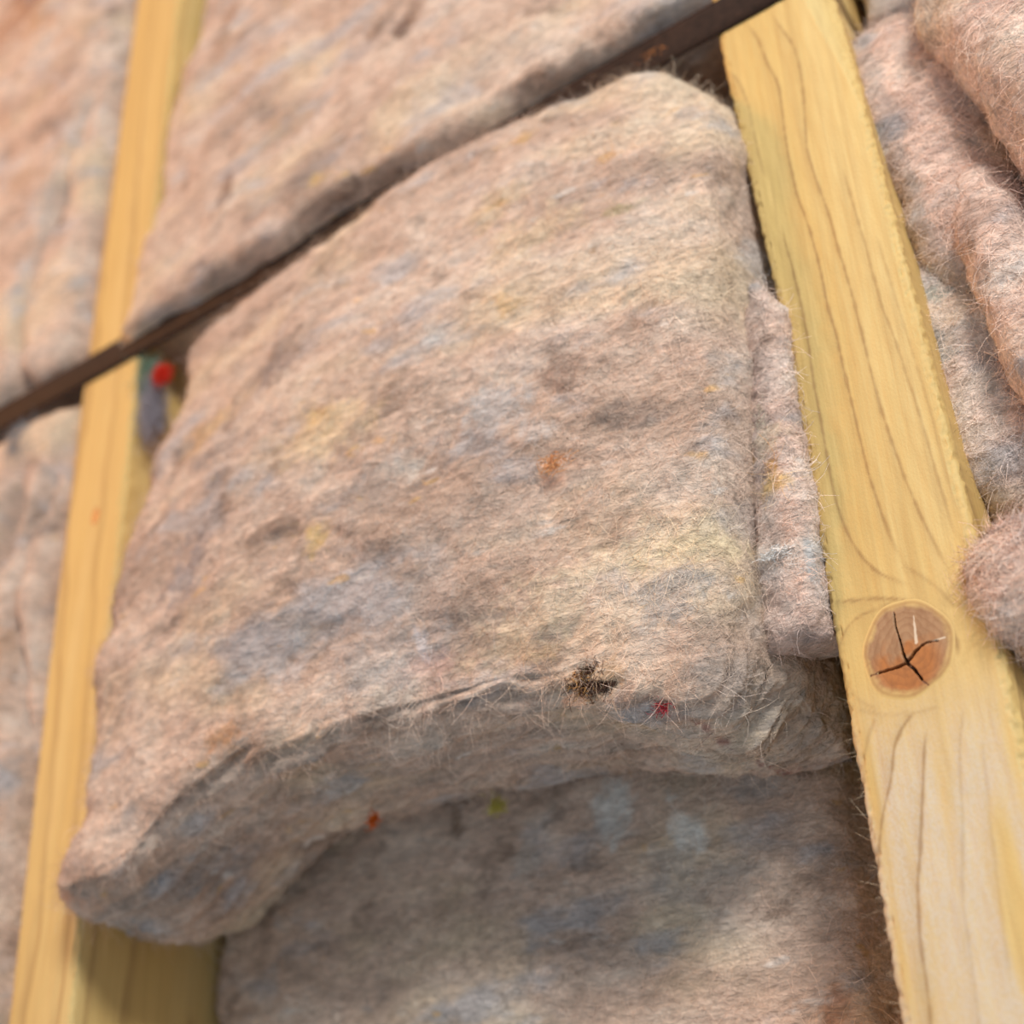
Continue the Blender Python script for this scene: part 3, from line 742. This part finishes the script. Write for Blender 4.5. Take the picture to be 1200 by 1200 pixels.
# ------------------------------------------------------------------ bay left of the yellow stud
def box_batt(label, x0, x1, z0, z1, y, r, bulge, mat, seed, blobs, fuzz, lump=0.005, folds=None, nu=150, nv=150, extra=None):
    A = lambda x, z, yy: np.array([x, yy, EYE + z])
    V, Fc = cushion([A(x0, z1, y), A(x1, z1, y)], [A(x1, z1, y), A(x1, z0, y)], [A(x0, z0, y), A(x1, z0, y)], [A(x0, z1, y), A(x0, z0, y)],
                    ([A(x0, z1, 0.149), A(x1, z1, 0.149)], [A(x1, z1, 0.149), A(x1, z0, 0.149)], [A(x0, z0, 0.149), A(x1, z0, 0.149)], [A(x0, z1, 0.149), A(x0, z0, 0.149)]),
                    r, bulge, nu, nv, 10, 0.001)
    if folds is not None: V[:, 1] += folds(V) * (V[:, 1] < y + 0.01)
    V = displace(V, Fc, lump, seed)
    base = np.array([(x0 + x1) / 2, 0.07, EYE + z0])
    root = thing('insulation_batt', base, label, 'insulation')
    wool_part('wool_body', V, Fc, mat, root, base, blobs, fuzz, int(seed * 10), dict(lift=0.2, wid=0.00012))
    if extra: extra(root, base)
    return root
gx = lambda p, x, s: np.exp(-((p[:, 0] - x) / s) ** 2)
cr1 = px(68, 300, 0.0)
def folds_lu(V):
    x = V[:, 0] + 0.02 * np.sin((V[:, 2] - EYE) * 16)
    return 0.011 * np.exp(-((x - cr1[0] - 0.006) / 0.006) ** 2) * smooth(EYE + 0.72, EYE + 0.55, V[:, 2])
box_batt('mottled wool batt beyond the yellow stud, above the dark strap', -0.905, -0.5395, 0.441, 0.95, 0.012, 0.020, 0.008, M_LEFT, 61.0,
    pxb(0.0, [(75, 275, 14, 20, (110, 76, 58), 0.8), (90, 185, 10, 12, (200, 172, 146), 0.5), (50, 225, 22, 16, (196, 160, 128), 0.5),
              (40, 30, 40, 24, (176, 116, 62), 0.5), (60, 40, 20, 10, (190, 140, 74), 0.5)]), 9000, 0.005, folds_lu)
def folds_ll(V):
    x = V[:, 0] + 0.012 * np.sin((V[:, 2] - EYE) * 22 + 1)
    zz = smooth(EYE + 0.40, EYE + 0.36, V[:, 2])
    return zz * (0.014 * np.exp(-((x + 0.573) / 0.008) ** 2) + 0.010 * np.exp(-((x + 0.640) / 0.008) ** 2) + 0.010 * np.exp(-((x + 0.548) / 0.005) ** 2))
def ll_extra(root, base):
    tuft(root, base, px(25, 522, -0.004), 0.012, (136, 140, 146), 320, 21, 'blue grey tuft', 0.5, (0.8, 1, 1.2))
box_batt('creased wool batt beyond the yellow stud, below the dark strap', -0.905, -0.5390, -0.30, 0.424, 0.014, 0.018, 0.006, M_LEFT, 66.0,
    pxb(0.0, [(12, 760, 14, 40, (176, 132, 96), 0.5)]), 9000, 0.005, folds_ll, extra=ll_extra)

# ------------------------------------------------------------------ bay right of the knotted stud: crumpled batt with folds
def batt_right():
    base = np.array([0.05, 0.07, EYE - 0.3])
    A = lambda x, z, yy: np.array([x, yy, EYE + z])
    x0, x1, z0, z1, y = -0.0905, 0.255, -0.30, 0.95, 0.040
    xa = lambda z: float(np.interp(z, zk - EYE, [-0.0890, -0.0895, -0.0903, -0.0923, -0.0950, -0.1000, -0.106]))
    zz = np.linspace(z1, z0, 24)
    Lf = [A(xa(z) + 0.0008, z, y) for z in zz]; Lb = [A(xa(z) + 0.0008, z, 0.149) for z in zz]
    V, Fc = cushion([Lf[0], A(x1, z1, y)], [A(x1, z1, y), A(x1, z0, y)], [Lf[-1], A(x1, z0, y)], Lf,
                    ([Lb[0], A(x1, z1, .149)], [A(x1, z1, .149), A(x1, z0, .149)], [Lb[-1], A(x1, z0, .149)], Lb), 0.012, 0.0, 180, 420, 8, 0.0)
    V = displace(V, Fc, 0.006, 71.0)
    root = thing('insulation_batt', base, 'crumpled pinkish grey wool batt with thick folds beside the knotted stud', 'insulation')
    bl = pxb(0.03, [(1150, 430, 60, 60, (170, 176, 178), 0.6), (1140, 480, 30, 60, (158, 164, 166), 0.5)])
    vis = lambda c: ((c[:, 0] < 0.06) & (c[:, 2] > EYE) & (c[:, 2] < EYE + 0.55)) + 0.02
    wool_part('wool_body', V, Fc, M_SIDE, root, base, bl, 12000, 711, dict(lift=0.3, wid=0.00008, where=vis))
    lobe(root, base, (1108, 195), (0.024, 0.028, 0.070), 0.034, 72, M_SIDE, pxb(0.0, [(1095, 332, 16, 8, (188, 116, 92), 0.7), (1040, 250, 30, 60, (218, 190, 166), 0.5), (1110, 300, 26, 30, (190, 170, 160), 0.4)]), 9000, -9)
    lobe(root, base, (1245, 120), (0.024, 0.034, 0.085), 0.016, 73, M_SIDE, pxb(-0.01, [(1190, 90, 20, 40, (206, 182, 160), 0.5), (1196, 15, 8, 8, (190, 70, 50), 0.7)]), 9000, -14)
    lobe(root, base, (1115, 440), (0.022, 0.022, 0.050), 0.036, 74, M_SIDE, pxb(0.02, [(1110, 420, 40, 40, (172, 178, 178), 0.6), (1130, 500, 20, 40, (196, 182, 176), 0.5), (1100, 350, 20, 14, (160, 176, 172), 0.6)]), 6000, -12)
    lobe(root, base, (1175, 490), (0.019, 0.022, 0.052), 0.034, 75, M_SIDE, pxb(0.01, [(1150, 540, 20, 40, (200, 190, 184), 0.5), (1160, 430, 26, 30, (186, 166, 156), 0.5)]), 6000, -8)
    lobe(root, base, (1238, 420), (0.013, 0.026, 0.080), 0.022, 76, M_SIDE, pxb(-0.01, [(1196, 420, 8, 60, (176, 146, 126), 0.5)]), 5000, -6)
    lobe(root, base, (1222, 702), (0.0165, 0.024, 0.020), 0.014, 77, M_SIDE, pxb(-0.01, [(1165, 680, 26, 30, (220, 186, 170), 0.6), (1140, 725, 8, 8, (206, 158, 110), 0.6)]), 6000, -20, 2.8, 0.003, fz=dict(lift=0.25, wid=0.0001, lmin=0.004, lmax=0.014))
batt_right()
